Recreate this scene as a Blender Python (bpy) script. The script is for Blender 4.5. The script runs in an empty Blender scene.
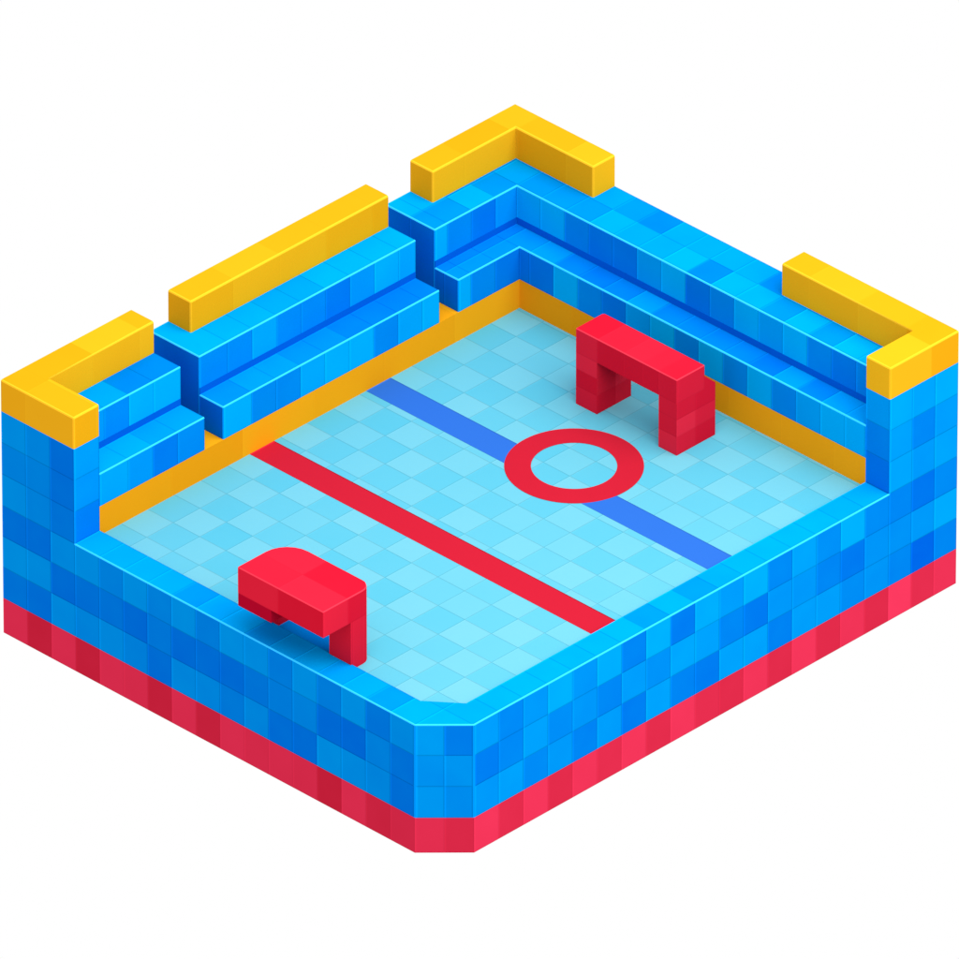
import bpy, bmesh, math, random
from mathutils import Vector
C = bpy.context.scene
R = math.radians

# ------------------------------------------------------------------ camera
# world: X runs along the near left side (towards the right), Y runs away along the near right side, Z up
YAW, EL = R(45.64119297), R(32.36136749)
SCALE, DIST = 34.9038193, 1 / 1.29923422e-3
cen = Vector((8.8, 10.2, 5.0))
right = Vector((math.sin(YAW), math.cos(YAW), 0))
away = Vector((-math.cos(YAW), math.sin(YAW), 0))
look = away * math.cos(EL) - Vector((0, 0, 1)) * math.sin(EL)
upv = away * math.sin(EL) + Vector((0, 0, 1)) * math.cos(EL)
aim = cen + right * ((479.5 - 471.092) / SCALE) - upv * ((479.5 - 464.057) / SCALE)
cam = bpy.data.cameras.new('camera'); camo = bpy.data.objects.new('camera', cam)
C.collection.objects.link(camo); C.camera = camo
camo.location = aim - look * DIST
camo.rotation_euler = look.to_track_quat('-Z', 'Y').to_euler()
cam.sensor_width = 36
cam.lens = 36 * DIST / (959 / SCALE)
cam.clip_start = 10; cam.clip_end = 2000
C.render.resolution_x = 1024; C.render.resolution_y = 1024

# ------------------------------------------------------------------ world and lamp
w = bpy.data.worlds.new('World'); C.world = w; w.use_nodes = True
bg = w.node_tree.nodes['Background']
bg.inputs['Color'].default_value = (1, 1, 1, 1); bg.inputs['Strength'].default_value = 1.0
ld = bpy.data.lights.new('softbox', 'AREA'); lo = bpy.data.objects.new('softbox', ld)
C.collection.objects.link(lo)
ld.shape = 'DISK'; ld.size = 96; ld.color = (0.76, 1.0, 0.87)
LDIR = Vector((0.58, -0.06, 1)).normalized(); LD = 70
lo.location = Vector((9, 10, 4)) + LDIR * LD
lo.rotation_euler = (-LDIR).to_track_quat('-Z', 'Y').to_euler()
ld.energy = 6.8 * math.pi * LD * LD
C.view_settings.view_transform = 'Standard'; C.view_settings.look = 'None'
C.view_settings.exposure = 0; C.view_settings.gamma = 1
C.render.engine = 'CYCLES'
C.cycles.max_bounces = 6

# ------------------------------------------------------------------ dimensions (one unit = one toy block)
U, V = 21.02, 17.742
C1, CT, VA, VB, VR = 1.01, 0.907, 1.983, 2.942, 16.80
UA, UB, UC = 19.06, 18.19, 20.12
Z1, ZI, ZR, ZK, ZS1, ZS2, ZC = 1.179, 4.15, 4.32, 5.125, 6.226, 7.514, 8.571
VQ, UQ = 16.544, 1.182
E1, G1, M1, M2, M3, G2, B1 = 5.267, 6.023, 6.764, 14.85, 14.877, 15.664, 16.681
F0, F1 = 4.031, 11.607
PV, PU = VQ / 17, (U - UQ) / 20           # block pitch along X and along Y
PZ = (ZR - Z1) / 3; PZ2 = (ZS2 - ZR) / 3
XB = [VB / 3 * k for k in range(3)] + [VB + (VQ - VB) / 14 * k for k in range(15)]
YB = [UQ + (UB - UQ) / 17 * k for k in range(17)] + [UB + (U - UB) / 3 * k for k in range(4)]
GX = XB[1:]
def colx(x): return max(0, min(16, sum(x > b for b in XB) - 1))
def coly(y): return max(0, min(19, sum(y > b for b in YB) - 1))
GY = YB[:-1]

# ------------------------------------------------------------------ materials
def srgb(c):
    return tuple((x / 12.92 if x <= 0.04045 else ((x + 0.055) / 1.055) ** 2.4) for x in c)

def mat_tiles(name, dark, light, seam=0.24, rough=0.45, spec=0.0, line=0.026, mottled=0.05, hl=1.3):
    m = bpy.data.materials.new(name); m.use_nodes = True
    nt = m.node_tree; N = nt.nodes; L = nt.links
    b = N['Principled BSDF']
    b.inputs['Roughness'].default_value = rough
    b.inputs['Specular IOR Level'].default_value = spec
    def math_(op, a, c=None, clamp=False):
        n = N.new('ShaderNodeMath'); n.operation = op; n.use_clamp = clamp
        for i, x in enumerate((a, c)):
            if x is None: continue
            if isinstance(x, (int, float)): n.inputs[i].default_value = x
            else: L.new(x, n.inputs[i])
        return n.outputs[0]
    at = N.new('ShaderNodeAttribute'); at.attribute_name = 'tone'
    ramp = N.new('ShaderNodeMix'); ramp.data_type = 'RGBA'
    ramp.inputs['A'].default_value = (*dark, 1); ramp.inputs['B'].default_value = (*light, 1)
    ramp.clamp_factor = False
    # soft moulding variation inside each block
    nz = N.new('ShaderNodeTexNoise'); nz.inputs['Scale'].default_value = 0.9; nz.inputs['Detail'].default_value = 2
    geo = N.new('ShaderNodeNewGeometry'); L.new(geo.outputs['Position'], nz.inputs['Vector'])
    v = math_('MULTIPLY', math_('SUBTRACT', nz.outputs['Fac'], 0.5), mottled * 6)
    L.new(math_('MAXIMUM', math_('ADD', at.outputs['Fac'], v), -0.3), ramp.inputs['Factor'])
    # seams from per-block distances
    uv = N.new('ShaderNodeUVMap'); uv.uv_map = 'seam'
    us = N.new('ShaderNodeUVMap'); us.uv_map = 'size'
    s1 = N.new('ShaderNodeSeparateXYZ'); L.new(uv.outputs[0], s1.inputs[0])
    s2 = N.new('ShaderNodeSeparateXYZ'); L.new(us.outputs[0], s2.inputs[0])
    a, bb = s1.outputs[0], s1.outputs[1]
    ra = math_('SUBTRACT', s2.outputs[0], a); rb = math_('SUBTRACT', s2.outputs[1], bb)
    def near(x, wd):  # 1 at the edge, 0 beyond wd
        return math_('SUBTRACT', 1.0, math_('DIVIDE', x, wd), True)
    lightl = near(a, line * 2.6)
    darkl = math_('MAXIMUM', near(ra, line * 1.7), near(rb, line * 1.7))
    f = math_('ADD', math_('SUBTRACT', 1.0, math_('MULTIPLY', darkl, seam * 1.5)), math_('MULTIPLY', lightl, seam * hl))
    mul = N.new('ShaderNodeVectorMath'); mul.operation = 'SCALE'
    L.new(ramp.outputs['Result'], mul.inputs[0]); L.new(f, mul.inputs['Scale'])
    L.new(mul.outputs[0], b.inputs['Base Color'])
    # the seams are shallow grooves and the plastic has a faint orange-peel
    n2 = N.new('ShaderNodeTexNoise'); n2.inputs['Scale'].default_value = 14; n2.inputs['Detail'].default_value = 3
    L.new(geo.outputs['Position'], n2.inputs['Vector'])
    h = math_('SUBTRACT', math_('MULTIPLY', n2.outputs['Fac'], 0.06), math_('MULTIPLY', darkl, 0.3))
    bp = N.new('ShaderNodeBump'); bp.inputs['Strength'].default_value = 0.08; bp.inputs['Distance'].default_value = 0.05
    L.new(h, bp.inputs['Height']); L.new(bp.outputs[0], b.inputs['Normal'])
    return m

def mat_plain(name, col, rough=0.45, spec=0.0):
    m = bpy.data.materials.new(name); m.use_nodes = True
    nt = m.node_tree; b = nt.nodes['Principled BSDF']
    nz = nt.nodes.new('ShaderNodeTexNoise'); nz.inputs['Scale'].default_value = 1.2
    mx = nt.nodes.new('ShaderNodeMix'); mx.data_type = 'RGBA'
    mx.inputs['A'].default_value = (*[c * 0.96 for c in col], 1); mx.inputs['B'].default_value = (*[c * 1.04 for c in col], 1)
    geo = nt.nodes.new('ShaderNodeNewGeometry'); nt.links.new(geo.outputs['Position'], nz.inputs['Vector'])
    nt.links.new(nz.outputs['Fac'], mx.inputs['Factor']); nt.links.new(mx.outputs['Result'], b.inputs['Base Color'])
    b.inputs['Roughness'].default_value = rough; b.inputs['Specular IOR Level'].default_value = spec
    return m

BLUE = mat_tiles('blue_plastic', (0.0, 0.112, 0.56), (0.0, 0.236, 0.64))
BLUE_HILITE = mat_plain('bright_blue_highlight', (0.03, 0.44, 0.95))  # edge highlight put into the colour of the blue bevels
BLUE_EDGE_HILITE = mat_plain('light_blue_highlight', (0.0, 0.22, 0.74))  # dimmer painted highlight for upright edges and posts
BLUE_SHADE = mat_plain('deep_blue_shade', (0.0, 0.082, 0.46))  # dark blue stands for the shade at the foot of upper risers
RED_BASE = mat_tiles('crimson_plastic', (0.47, 0.011, 0.034), (0.60, 0.021, 0.062), seam=0.10)
YEL = mat_tiles('yellow_plastic', (0.64, 0.268, 0.0050), (0.68, 0.318, 0.0085), seam=0.03)
KICK = mat_tiles('amber_plastic', (0.70, 0.235, 0.005), (0.74, 0.275, 0.007), seam=0.03)
YEL_HILITE = mat_plain('pale_yellow_highlight', (0.80, 0.40, 0.018))  # painted highlight along the top edges of the parapets
YEL_EDGE_HILITE = mat_plain('bright_yellow_highlight', (0.80, 0.36, 0.012))  # same painted highlight on their upright edges
RED = mat_tiles('red_plastic', (0.53, 0.0065, 0.024), (0.60, 0.012, 0.034), seam=0.07)
RED_HILITE = mat_plain('pink_red_highlight', (0.75, 0.03, 0.06))  # lighter red paints the highlight on crossbar edges
RED_SHADED = mat_plain('shaded_red_plastic', (0.36, 0.0022, 0.018))  # goal red darkened in its colour, as if in shade
RED_LINE = mat_tiles('red_rink_paint', (0.42, 0.0090, 0.024), (0.44, 0.010, 0.027), seam=0.45, line=0.03)
BLUE_LINE = mat_tiles('blue_rink_paint', (0.021, 0.098, 0.44), (0.023, 0.106, 0.46), seam=0.25, line=0.03)
ICE = mat_tiles('ice_tiles', (0.074, 0.325, 0.475), (0.122, 0.352, 0.48), seam=0.25, line=0.02, hl=0.35, rough=0.3, spec=0.02, mottled=0.03)

# ------------------------------------------------------------------ mesh helpers
def prism(bm, poly, lo, hi, axis='z'):
    """closed solid: a polygon extruded along an axis; poly is (x,y) for z, (y,z) for x"""
    def P(p, h):
        return (p[0], p[1], h) if axis == 'z' else (h, p[0], p[1])
    a = [bm.verts.new(P(p, lo)) for p in poly]; b = [bm.verts.new(P(p, hi)) for p in poly]
    n = len(poly)
    bm.faces.new(list(reversed(a))); bm.faces.new(b)
    for i in range(n):
        bm.faces.new((a[i], a[(i + 1) % n], b[(i + 1) % n], b[i]))

def rect(x0, x1, y0, y1):
    return [(x0, y0), (x1, y0), (x1, y1), (x0, y1)]

def key(*a):
    return random.Random(repr(a))

def build(name, bm, mats, parent=None, hl_bevel=0.0, grid=((), (), ()), tone=None, levels=(0.0, 0.3, 0.6, 0.85, 1.0), seed='', pre=((), (), ()), skip=None):
    bmesh.ops.recalc_face_normals(bm, faces=bm.faces)
    def cut(planes):
        for ax in range(3):
            for g in planes[ax]:
                no = [0, 0, 0]; no[ax] = 1; co = [0, 0, 0]; co[ax] = g
                bmesh.ops.bisect_plane(bm, geom=bm.verts[:] + bm.edges[:] + bm.faces[:], dist=1e-4, plane_co=co, plane_no=no)
        bm.normal_update()
    cut(pre)
    if hl_bevel:  # these bevels carry the painted edge highlights
        def seen(n):
            return n.z > 0.9 or n.x > 0.5 or n.y < -0.5
        es = []
        for e in bm.edges:
            if len(e.link_faces) != 2 or not e.is_convex: continue
            f0, f1 = e.link_faces
            if f0.normal.dot(f1.normal) > 0.85: continue
            if skip and skip((e.verts[0].co + e.verts[1].co) / 2): continue
            if seen(f0.normal) and seen(f1.normal): es.append(e)
        if es:
            bmesh.ops.bevel(bm, geom=es, offset=hl_bevel, offset_type='OFFSET', segments=2, profile=0.5, affect='EDGES', material=1)
        bm.normal_update()
        if len(mats) > 2:
            for f in bm.faces:
                if f.material_index == 1 and abs(f.normal.z) < 0.2: f.material_index = 2
    cut(grid)
    tl = bm.loops.layers.float_color.new('tone')
    uv = bm.loops.layers.uv.new('seam'); sz = bm.loops.layers.uv.new('size')
    for f in bm.faces:
        n = f.normal; c = f.calc_center_median()
        if abs(n.z) > 0.7: A, B = Vector((1, 0, 0)), Vector((0, 1, 0))
        else:
            A = Vector((0, 0, 1)).cross(n).normalized(); B = Vector((0, 0, -1))
        va = [v.co.dot(A) for v in f.verts]; vb = [v.co.dot(B) for v in f.verts]
        a0, a1, b0, b1 = min(va), max(va), min(vb), max(vb)
        t = tone(c, n) if tone else None
        if t is None:
            t = key(name, seed, round(c.x, 2), round(c.y, 2), round(c.z, 2)).choice(levels)
        for l in f.loops:
            l[tl] = (t, t, t, 1)
            l[uv].uv = (l.vert.co.dot(A) - a0, l.vert.co.dot(B) - b0)
            l[sz].uv = (a1 - a0, b1 - b0)
    me = bpy.data.meshes.new(name); bm.to_mesh(me); bm.free()
    for m in mats: me.materials.append(m)
    o = bpy.data.objects.new(name, me); C.collection.objects.link(o)
    if parent: 
        o.parent = parent; o.location = -Vector(parent.location)
        if parent.parent: o.location = -Vector(parent.matrix_world.translation)
    return o

def thing(name, label, cat, loc, group=None):
    o = bpy.data.objects.new(name, None); C.collection.objects.link(o)
    o.location = loc; o['label'] = label; o['category'] = cat
    if group: o['group'] = group
    return o

def subpart(o, parent):
    """parent a finished mesh under another mesh part, keeping its place"""
    o.parent = parent; o.location = (0, 0, 0)

# ------------------------------------------------------------------ the rink: skirt, walls, ice
rink = thing('hockey_rink', 'open blue block rink with crimson bottom band and pale tiled ice', 'hockey rink', (V / 2, U / 2, 0))

FL = [  # near left wall, seventeen columns: three rows above the rim level (first three columns), then three rows
 (2.0, 1.3, 2.0, .4, 2.1, .6), (1.5, 1.2, 1.4, .3, 1.9, .4), (.2, .3, .6, 1.8, .2, 1.9), (0, 0, 0, 2.0, .4, 1.5), (0, 0, 0, 1.2, .5, 1.8),
 (0, 0, 0, 2.0, .1, 1.3), (0, 0, 0, 1.2, .8, .3), (0, 0, 0, 2.0, .2, 1.7), (0, 0, 0, 1.0, .3, 1.6), (0, 0, 0, 2.1, .2, .8), (0, 0, 0, 2.0, .6, 1.6),
 (0, 0, 0, 1.0, 1.0, .3), (0, 0, 0, 2.1, 1.3, .2), (0, 0, 0, 1.0, .2, 2.0), (0, 0, 0, 2.1, 0, 1.8), (0, 0, 0, .6, 1.2, 1.6), (0, 0, 0, 1.7, .4, .3)]
FR = [(2, .7, 1.8), (1.1, 1.1, 2.2), (1.8, 2.2, 1.2), (2.9, 1.3, 1.8), (1.7, 1.7, .9), (2.8, 1.0, 2), (.9, 2, .7), (3, 1.5, 2.3), (.7, 2.4, .9),
 (2.8, 2.2, .7), (2, 1, 2.3), (3, .6, 2.3), (1.1, 1.8, .8), (2.3, 1.8, 2.1), (1.4, 1, 2.1), (3, .6, 1.3), (1.2, 1.6, 1.7), (1, 1.5, 1.1), (.4, 1.8, 0), (1.2, 2.7, 1)]
FRU = {17: (2.7, 2.1, 2.4), 18: (2.3, 1.0, 1.8), 19: (2.9, 2.0, 2.3)}
RFL = (1, .05, 1, .05, 1, .9, .1, 1, .2, 1, .8, .9, .8, 0, 1, .3, .6)
RFR = (1, .3, 1, .2, .9, .4, 1, .3, 1, .4, .2, .9, .2, 1, .2, .8, .2, 1.35, .4, .8)

def wall_tone(c, n):
    def row(t3):
        if c.z > ZR: return t3[min(2, int((ZS2 - c.z) / PZ2))]
        return t3[min(2, int((ZR - c.z) / PZ))]
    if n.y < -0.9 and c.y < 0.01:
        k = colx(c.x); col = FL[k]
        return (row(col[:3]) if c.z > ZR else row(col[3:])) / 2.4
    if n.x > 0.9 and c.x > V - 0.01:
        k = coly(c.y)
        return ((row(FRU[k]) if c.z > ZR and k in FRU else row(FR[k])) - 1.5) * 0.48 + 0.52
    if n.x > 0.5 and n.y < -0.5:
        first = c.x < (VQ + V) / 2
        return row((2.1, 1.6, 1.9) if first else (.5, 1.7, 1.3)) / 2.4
    if n.z > 0.9:   # rim top: long bright runs with a few darker patches
        q = (round(c.x, 1), round(c.y, 1))
        if c.y < 1.2 and c.x > 3: k = colx(c.x); return (.95, .95, .9, 1, .95, .95, .95, .55, .9, .95, .6, .85, .95, .7, .9, .55, 1, .85)[min(17, k)]
        k = coly(c.y); return (.9, .95, 1, .95, .9, .95, 1, .55, .95, .55, .8, .95, 1, 1, 1, .9, .95, .9, .8, .95)[max(0, min(19, k))]
    return None

def skirt_tone(c, n):
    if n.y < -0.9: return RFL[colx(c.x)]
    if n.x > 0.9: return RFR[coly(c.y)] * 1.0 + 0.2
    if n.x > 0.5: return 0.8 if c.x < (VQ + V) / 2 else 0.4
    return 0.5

outer = [(0, 0), (VQ, 0), ((VQ + V) / 2, UQ / 2), (V, UQ), (V, U), (0, U)]
mid = (VQ + V) / 2
bm = bmesh.new(); prism(bm, outer, 0, Z1)
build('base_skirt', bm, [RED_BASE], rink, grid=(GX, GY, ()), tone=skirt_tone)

inner = [(0.94, C1), (15.78, C1), (16.29, 1.415), (VR, 1.82), (VR, 20.1), (0.94, 20.1)]
bm = bmesh.new()
lay = {}
for tag_, poly in (('o', outer), ('i', inner)):
    for z in (Z1, ZR): lay[tag_, z] = [bm.verts.new((p[0], p[1], z)) for p in poly]
for i in range(6):
    j = (i + 1) % 6
    bm.faces.new((lay['o', Z1][i], lay['o', Z1][j], lay['o', ZR][j], lay['o', ZR][i]))
    bm.faces.new((lay['i', Z1][j], lay['i', Z1][i], lay['i', ZR][i], lay['i', ZR][j]))
    bm.faces.new((lay['o', ZR][i], lay['o', ZR][j], lay['i', ZR][j], lay['i', ZR][i]))
    bm.faces.new((lay['o', Z1][j], lay['o', Z1][i], lay['i', Z1][i], lay['i', Z1][j]))
build('rink_wall', bm, [BLUE, BLUE_HILITE, BLUE_EDGE_HILITE], rink, hl_bevel=0.036, grid=(GX, GY, (Z1 + PZ, Z1 + 2 * PZ)), tone=wall_tone,
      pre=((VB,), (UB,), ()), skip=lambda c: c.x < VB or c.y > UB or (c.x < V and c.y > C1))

bm = bmesh.new()      # the backing wall behind the yellow kickboards
prism(bm, [(0, C1), (0.94, C1), (0.94, 20.1), (VR, 20.1), (VR, U), (0, U)], ZR, ZK)
build('backing_wall', bm, [BLUE], rink, grid=(GX, GY, ()))

bm = bmesh.new()      # yellow kickboard, L in plan, its top shows in the gaps between the stands
prism(bm, [(0.94, C1), (VB, C1), (VB, UB), (VR, UB), (VR, 20.1), (0.94, 20.1)], ZI - 0.25, ZK)
build('kickboard', bm, [KICK], rink, grid=([VB + 2.1 * k for k in range(1, 7)], [C1 + 2.9 * k for k in range(1, 6)], ()), seed='k')

def ice_tone(c, n):
    i = math.floor((c.y - 4.05) / 1.08); j = math.floor((c.x - 14.587) / 1.061)
    r = key('ice', i, j).random()
    return (0.7 + 0.45 * r) if (i + j) % 2 else (0.5 * r - 0.05)
bm = bmesh.new(); prism(bm, rect(0.96, VR + 0.01, C1 - 0.01, 20.08), ZI - 0.3, ZI)
ice = build('ice_surface', bm, [ICE], rink,
            grid=([14.587 + 1.061 * k for k in range(-14, 3)], [4.05 + 1.08 * k for k in range(-3, 15)], ()), tone=ice_tone)

def strip(name, x0, x1, y0, y1, z, mat, segs):
    bm = bmesh.new()
    for a, b in segs: prism(bm, rect(a, b, y0, y1), z - 0.003, z)
    o = build(name, bm, [mat], tone=lambda c, n: 0.5); subpart(o, ice); return o
cl = strip('centre_line', VB, VR, 7.09, 8.09, ZI + 0.006, RED_LINE, [(VB, VR)])
cl['label'] = 'red line across the ice'
bl = strip('blue_line', VB, VR, 11.86, 12.86, ZI + 0.006, BLUE_LINE, [(VB, 10.05 - 1.3), (10.05 + 1.3, VR)])
bl['label'] = 'blue line across the ice, broken by the red ring'
bm = bmesh.new(); n = 96; vs = []
for k in range(n):
    a = 2 * math.pi * k / n
    vs.append([bm.verts.new((10.05 + r * math.cos(a), 13.15 + r * math.sin(a), z)) for r, z in ((1.24, ZI + 0.007), (1.24, ZI + 0.012), (2.01, ZI + 0.012), (2.01, ZI + 0.007))])
for k in range(n):
    p, q = vs[k], vs[(k + 1) % n]
    for s in range(4): bm.faces.new((p[s], p[(s + 1) % 4], q[(s + 1) % 4], q[s]))
RING = mat_plain('red_ring_paint', (0.43, 0.0095, 0.025))
fc = build('faceoff_circle', bm, [RING]); subpart(fc, ice)
fc['label'] = 'red ring painted on the ice over the blue line'

# ------------------------------------------------------------------ stands
S = [BLUE, BLUE_HILITE, BLUE_EDGE_HILITE]
LV = (0.15, 0.45, 0.75, 1.1, 1.35)
def tread_tone(seed, pitch=2.05, tops=(0.3, 0.6, 0.9, 1.1, 1.2)):
    """risers vary block by block, treads in longer runs"""
    def f(c, n):
        if n.z > 0.9:
            return key(seed, 't', round(c.x / 1.02), round(c.y / pitch)).choice(tops)
        if n.x > 0.9: return key(seed, 'r', coly(c.y), round(c.z)).choice(LV)
        if n.y < -0.9 and c.y < G2 + 0.1: return 0.0  # shade of the narrow gaps put into the tone of end faces
        if n.y < -0.9: return key(seed, 'l', colx(c.x), round(c.z)).choice((0.2, 0.5, 1.0, 1.4, 1.5))
        return 0.3
    return f

G = 'blue stepped stands round two sides of the rink'
YOFF = [y for y in GY if all(abs(y - e) > 0.4 for e in (C1, E1, G1, M3, G2))]
# short stand with the near left corner post
st = thing('grandstand', 'short blue two-step stand at the left corner, joined to the tall corner post', 'stand', (1.5, 2.6, ZR), G)
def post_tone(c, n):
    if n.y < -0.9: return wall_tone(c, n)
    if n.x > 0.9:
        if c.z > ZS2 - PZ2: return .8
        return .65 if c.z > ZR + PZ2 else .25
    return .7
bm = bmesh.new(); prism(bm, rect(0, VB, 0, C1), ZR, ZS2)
build('corner_post', bm, [BLUE, BLUE_EDGE_HILITE, BLUE_EDGE_HILITE], st, hl_bevel=0.02, grid=(GX, (), (ZR + PZ2, ZR + 2 * PZ2)), tone=post_tone)
bm = bmesh.new(); prism(bm, rect(0, VA, C1, E1), ZK, ZS2)
build('upper_step', bm, S, st, hl_bevel=0.038, grid=((), YOFF, ()), tone=tread_tone('n1'))
bm = bmesh.new(); prism(bm, rect(VA, VB, C1, E1), ZK, ZS1)
build('lower_step', bm, S, st, hl_bevel=0.038, grid=((), YOFF, ()), tone=tread_tone('n2', 2.05, (0.2, 0.5, 0.8, 1.1)))
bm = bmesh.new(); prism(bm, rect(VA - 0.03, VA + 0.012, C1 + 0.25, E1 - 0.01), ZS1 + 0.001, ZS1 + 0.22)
build('toe_strip', bm, [BLUE_SHADE], st)  # strip painted as the shadow band along the riser foot

st = thing('grandstand', 'long blue two-step stand along the left side, standing free between two gaps', 'stand', (1.5, 10.4, ZK), G)
bm = bmesh.new(); prism(bm, rect(0, VA, G1, M3), ZK, ZS2)
build('upper_step', bm, S, st, hl_bevel=0.038, grid=((), YOFF, ()), tone=tread_tone('m1'))
bm = bmesh.new(); prism(bm, rect(VA, VB, G1, M3), ZK, ZS1)
build('lower_step', bm, S, st, hl_bevel=0.038, grid=((), YOFF, ()), tone=tread_tone('m2', 2.05, (0.2, 0.5, 0.8, 1.1)))
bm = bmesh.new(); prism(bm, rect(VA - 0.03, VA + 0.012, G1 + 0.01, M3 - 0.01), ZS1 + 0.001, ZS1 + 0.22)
build('toe_strip', bm, [BLUE_SHADE], st)  # strip painted as the shadow band along the riser foot

st = thing('grandstand', 'L-shaped blue two-step stand turning the back corner and running along the back right side', 'stand', (9, 19.6, ZR), G)
bm = bmesh.new(); prism(bm, [(0, G2), (VA, G2), (VA, UA), (VR, UA), (VR, U), (0, U)], ZK, ZS2)
build('upper_step', bm, S, st, hl_bevel=0.038, grid=(GX, YOFF, ()), tone=tread_tone('c1', 1.5))
bm = bmesh.new(); prism(bm, [(VA, G2), (VB, G2), (VB, UB), (VR, UB), (VR, UA), (VA, UA)], ZK, ZS1)
build('lower_step', bm, S, st, hl_bevel=0.038, grid=([x + .4 for x in GX], YOFF, ()), tone=tread_tone('c2', 1.5, (0.1, 0.25, 0.6, 0.75)))
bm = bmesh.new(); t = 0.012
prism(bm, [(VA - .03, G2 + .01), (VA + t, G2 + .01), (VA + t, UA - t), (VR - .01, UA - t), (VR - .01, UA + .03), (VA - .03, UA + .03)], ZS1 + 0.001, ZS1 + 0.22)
build('toe_strip', bm, [BLUE_SHADE], st)  # strip painted as the shadow band along the riser foot
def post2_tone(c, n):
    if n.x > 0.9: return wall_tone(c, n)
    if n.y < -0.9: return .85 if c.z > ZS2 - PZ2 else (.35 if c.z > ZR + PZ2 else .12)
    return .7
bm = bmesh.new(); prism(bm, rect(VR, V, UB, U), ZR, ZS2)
build('corner_post', bm, [BLUE, BLUE_EDGE_HILITE, BLUE_EDGE_HILITE], st, hl_bevel=0.02, grid=((), GY, (ZR + PZ2, ZR + 2 * PZ2)), tone=post2_tone)

# ------------------------------------------------------------------ yellow parapets on top
GP = 'yellow parapets on top of the stands'
def parapet(label, poly, loc):
    t = bmesh.new(); prism(t, poly, ZS2, ZC)
    xs = [p[0] for p in poly]; ys = [p[1] for p in poly]
    o = build('parapet', t, [YEL, YEL_HILITE, YEL_EDGE_HILITE], hl_bevel=0.05,
              grid=([x for x in [PV * 2 * k + .98 for k in range(9)]], [1.9 * k + .9 for k in range(12)], ()), seed=label, levels=(0, .3, .7, 1))
    o.data.transform(__import__('mathutils').Matrix.Translation(-Vector(loc))); o.location = loc
    o['label'] = label; o['category'] = 'parapet'; o['group'] = GP
parapet('L-shaped yellow parapet on the left corner post and the short stand',
        [(0, 0), (VB, 0), (VB, C1), (CT, C1), (CT, E1), (0, E1)], (.5, .5, ZS2))
parapet('long straight yellow parapet on top of the free-standing left stand', rect(0, CT, M1, M2), (.45, 11, ZS2))
parapet('L-shaped yellow parapet around the back corner at the top of the picture',
        [(0, B1), (CT, B1), (CT, UC), (F0, UC), (F0, U), (0, U)], (.45, 20.5, ZS2))
parapet('L-shaped yellow parapet at the far right corner above the right post',
        [(VR, UB), (V, UB), (V, U), (F1, U), (F1, UC), (VR, UC)], (V - .5, 20.5, ZS2))

# ------------------------------------------------------------------ goals
GG = 'red block goals on the ice'
RD = [RED, RED_HILITE, RED]
# far goal
y0, xa, xb = 15.6, 7.74, 11.77
zt = ZI + 2.56; zb = ZI + 1.75
go = thing('hockey_goal', 'far red goal with sloping rear buttresses beside the red ring, near the back right stand', 'goal', ((xa + xb) / 2, y0 + .6, ZI), GG)
bm = bmesh.new(); prism(bm, [(xa + .0, y0), (xb, y0), (xb, y0 + 1.14), (xa + .05, y0 + 1.14), (xa, y0 + 1.08)], zb, zt)
build('crossbar', bm, RD, go, hl_bevel=0.028, grid=([xa + .85, xa + 1.9, xa + 2.65, xa + 3.3], (), ()))
for a, b, dp in ((xa, xa + .84, 1.42), (xb - .72, xb, 1.6)):
    prof = [(y0, ZI), (y0 + dp, ZI), (y0 + dp, ZI + 1.78), (y0 + 1.14, ZI + 2.2), (y0 + 1.14, zb), (y0, zb)]
    bm = bmesh.new(); prism(bm, prof, a, b, 'x')
    build('leg', bm, [RED], go, grid=((), [y0 + .78], [ZI + .62, ZI + 1.2]), levels=(0, .3, .6, 1.6))
# near goal: its crossbar reaches out over the rim, the legs stand on the ice just inside it
xa, xb, y0, y1 = 9.68, 13.08, -0.16, 1.82
zt = ZI + 2.47; zb = zt - 0.87
go = thing('hockey_goal', 'near red goal with rounded back corners, half hidden behind the near left wall', 'goal', ((xa + xb) / 2, 1.4, ZI), GG)
def rounded(cx, cy, r, a0, a1, n=6):
    return [(cx + r * math.cos(R(a0 + (a1 - a0) * k / n)), cy + r * math.sin(R(a0 + (a1 - a0) * k / n))) for k in range(n + 1)]
bm = bmesh.new()
prism(bm, [(xa, y0), (xb, y0)] + rounded(xb - .38, y1 - .38, .38, 0, 90) + rounded(xa + .85, y1 - .85, .85, 90, 180), zb, zt)
build('crossbar', bm, RD, go, hl_bevel=0.028, grid=([xa + 1.6], [y0 + 1.0], ()))
bm = bmesh.new(); prism(bm, [(xb - .86, 1.03), (xb, 1.03)] + rounded(xb - .38, y1 - .38, .38, 0, 90) + [(xb - .86, y1)], ZI, zb)
prism(bm, rect(xb - .859, xb - .001, .95, 1.029), ZR + .01, zb - .001)
build('leg', bm, [RED], go, tone=lambda c, n: .5)
bm = bmesh.new(); prism(bm, rect(xa, xa + .3, 1.03, y1 - .15), ZI, zb)
build('leg', bm, [RED], go, tone=lambda c, n: .0)
bm = bmesh.new(); prism(bm, rect(xa + .002, xa + 1.32, y0 + .002, 1.0), zb - 0.42, zb)  # added block for the hidden left leg, shade in its colour
build('bracket', bm, [RED_SHADED], go)['label'] = 'block under the crossbar standing in for the left leg, painted in shaded red'
bm = bmesh.new(); prism(bm, rect(xa + .3, xb - .8, 1.03, y1 - .02), ZI + .004, ZI + .02)  # thin blue sheet painting the shade under the goal
build('floor_panel', bm, [BLUE], go, tone=lambda c, n: .35)['label'] = 'blue sheet on the ice between the legs, painted as shade'
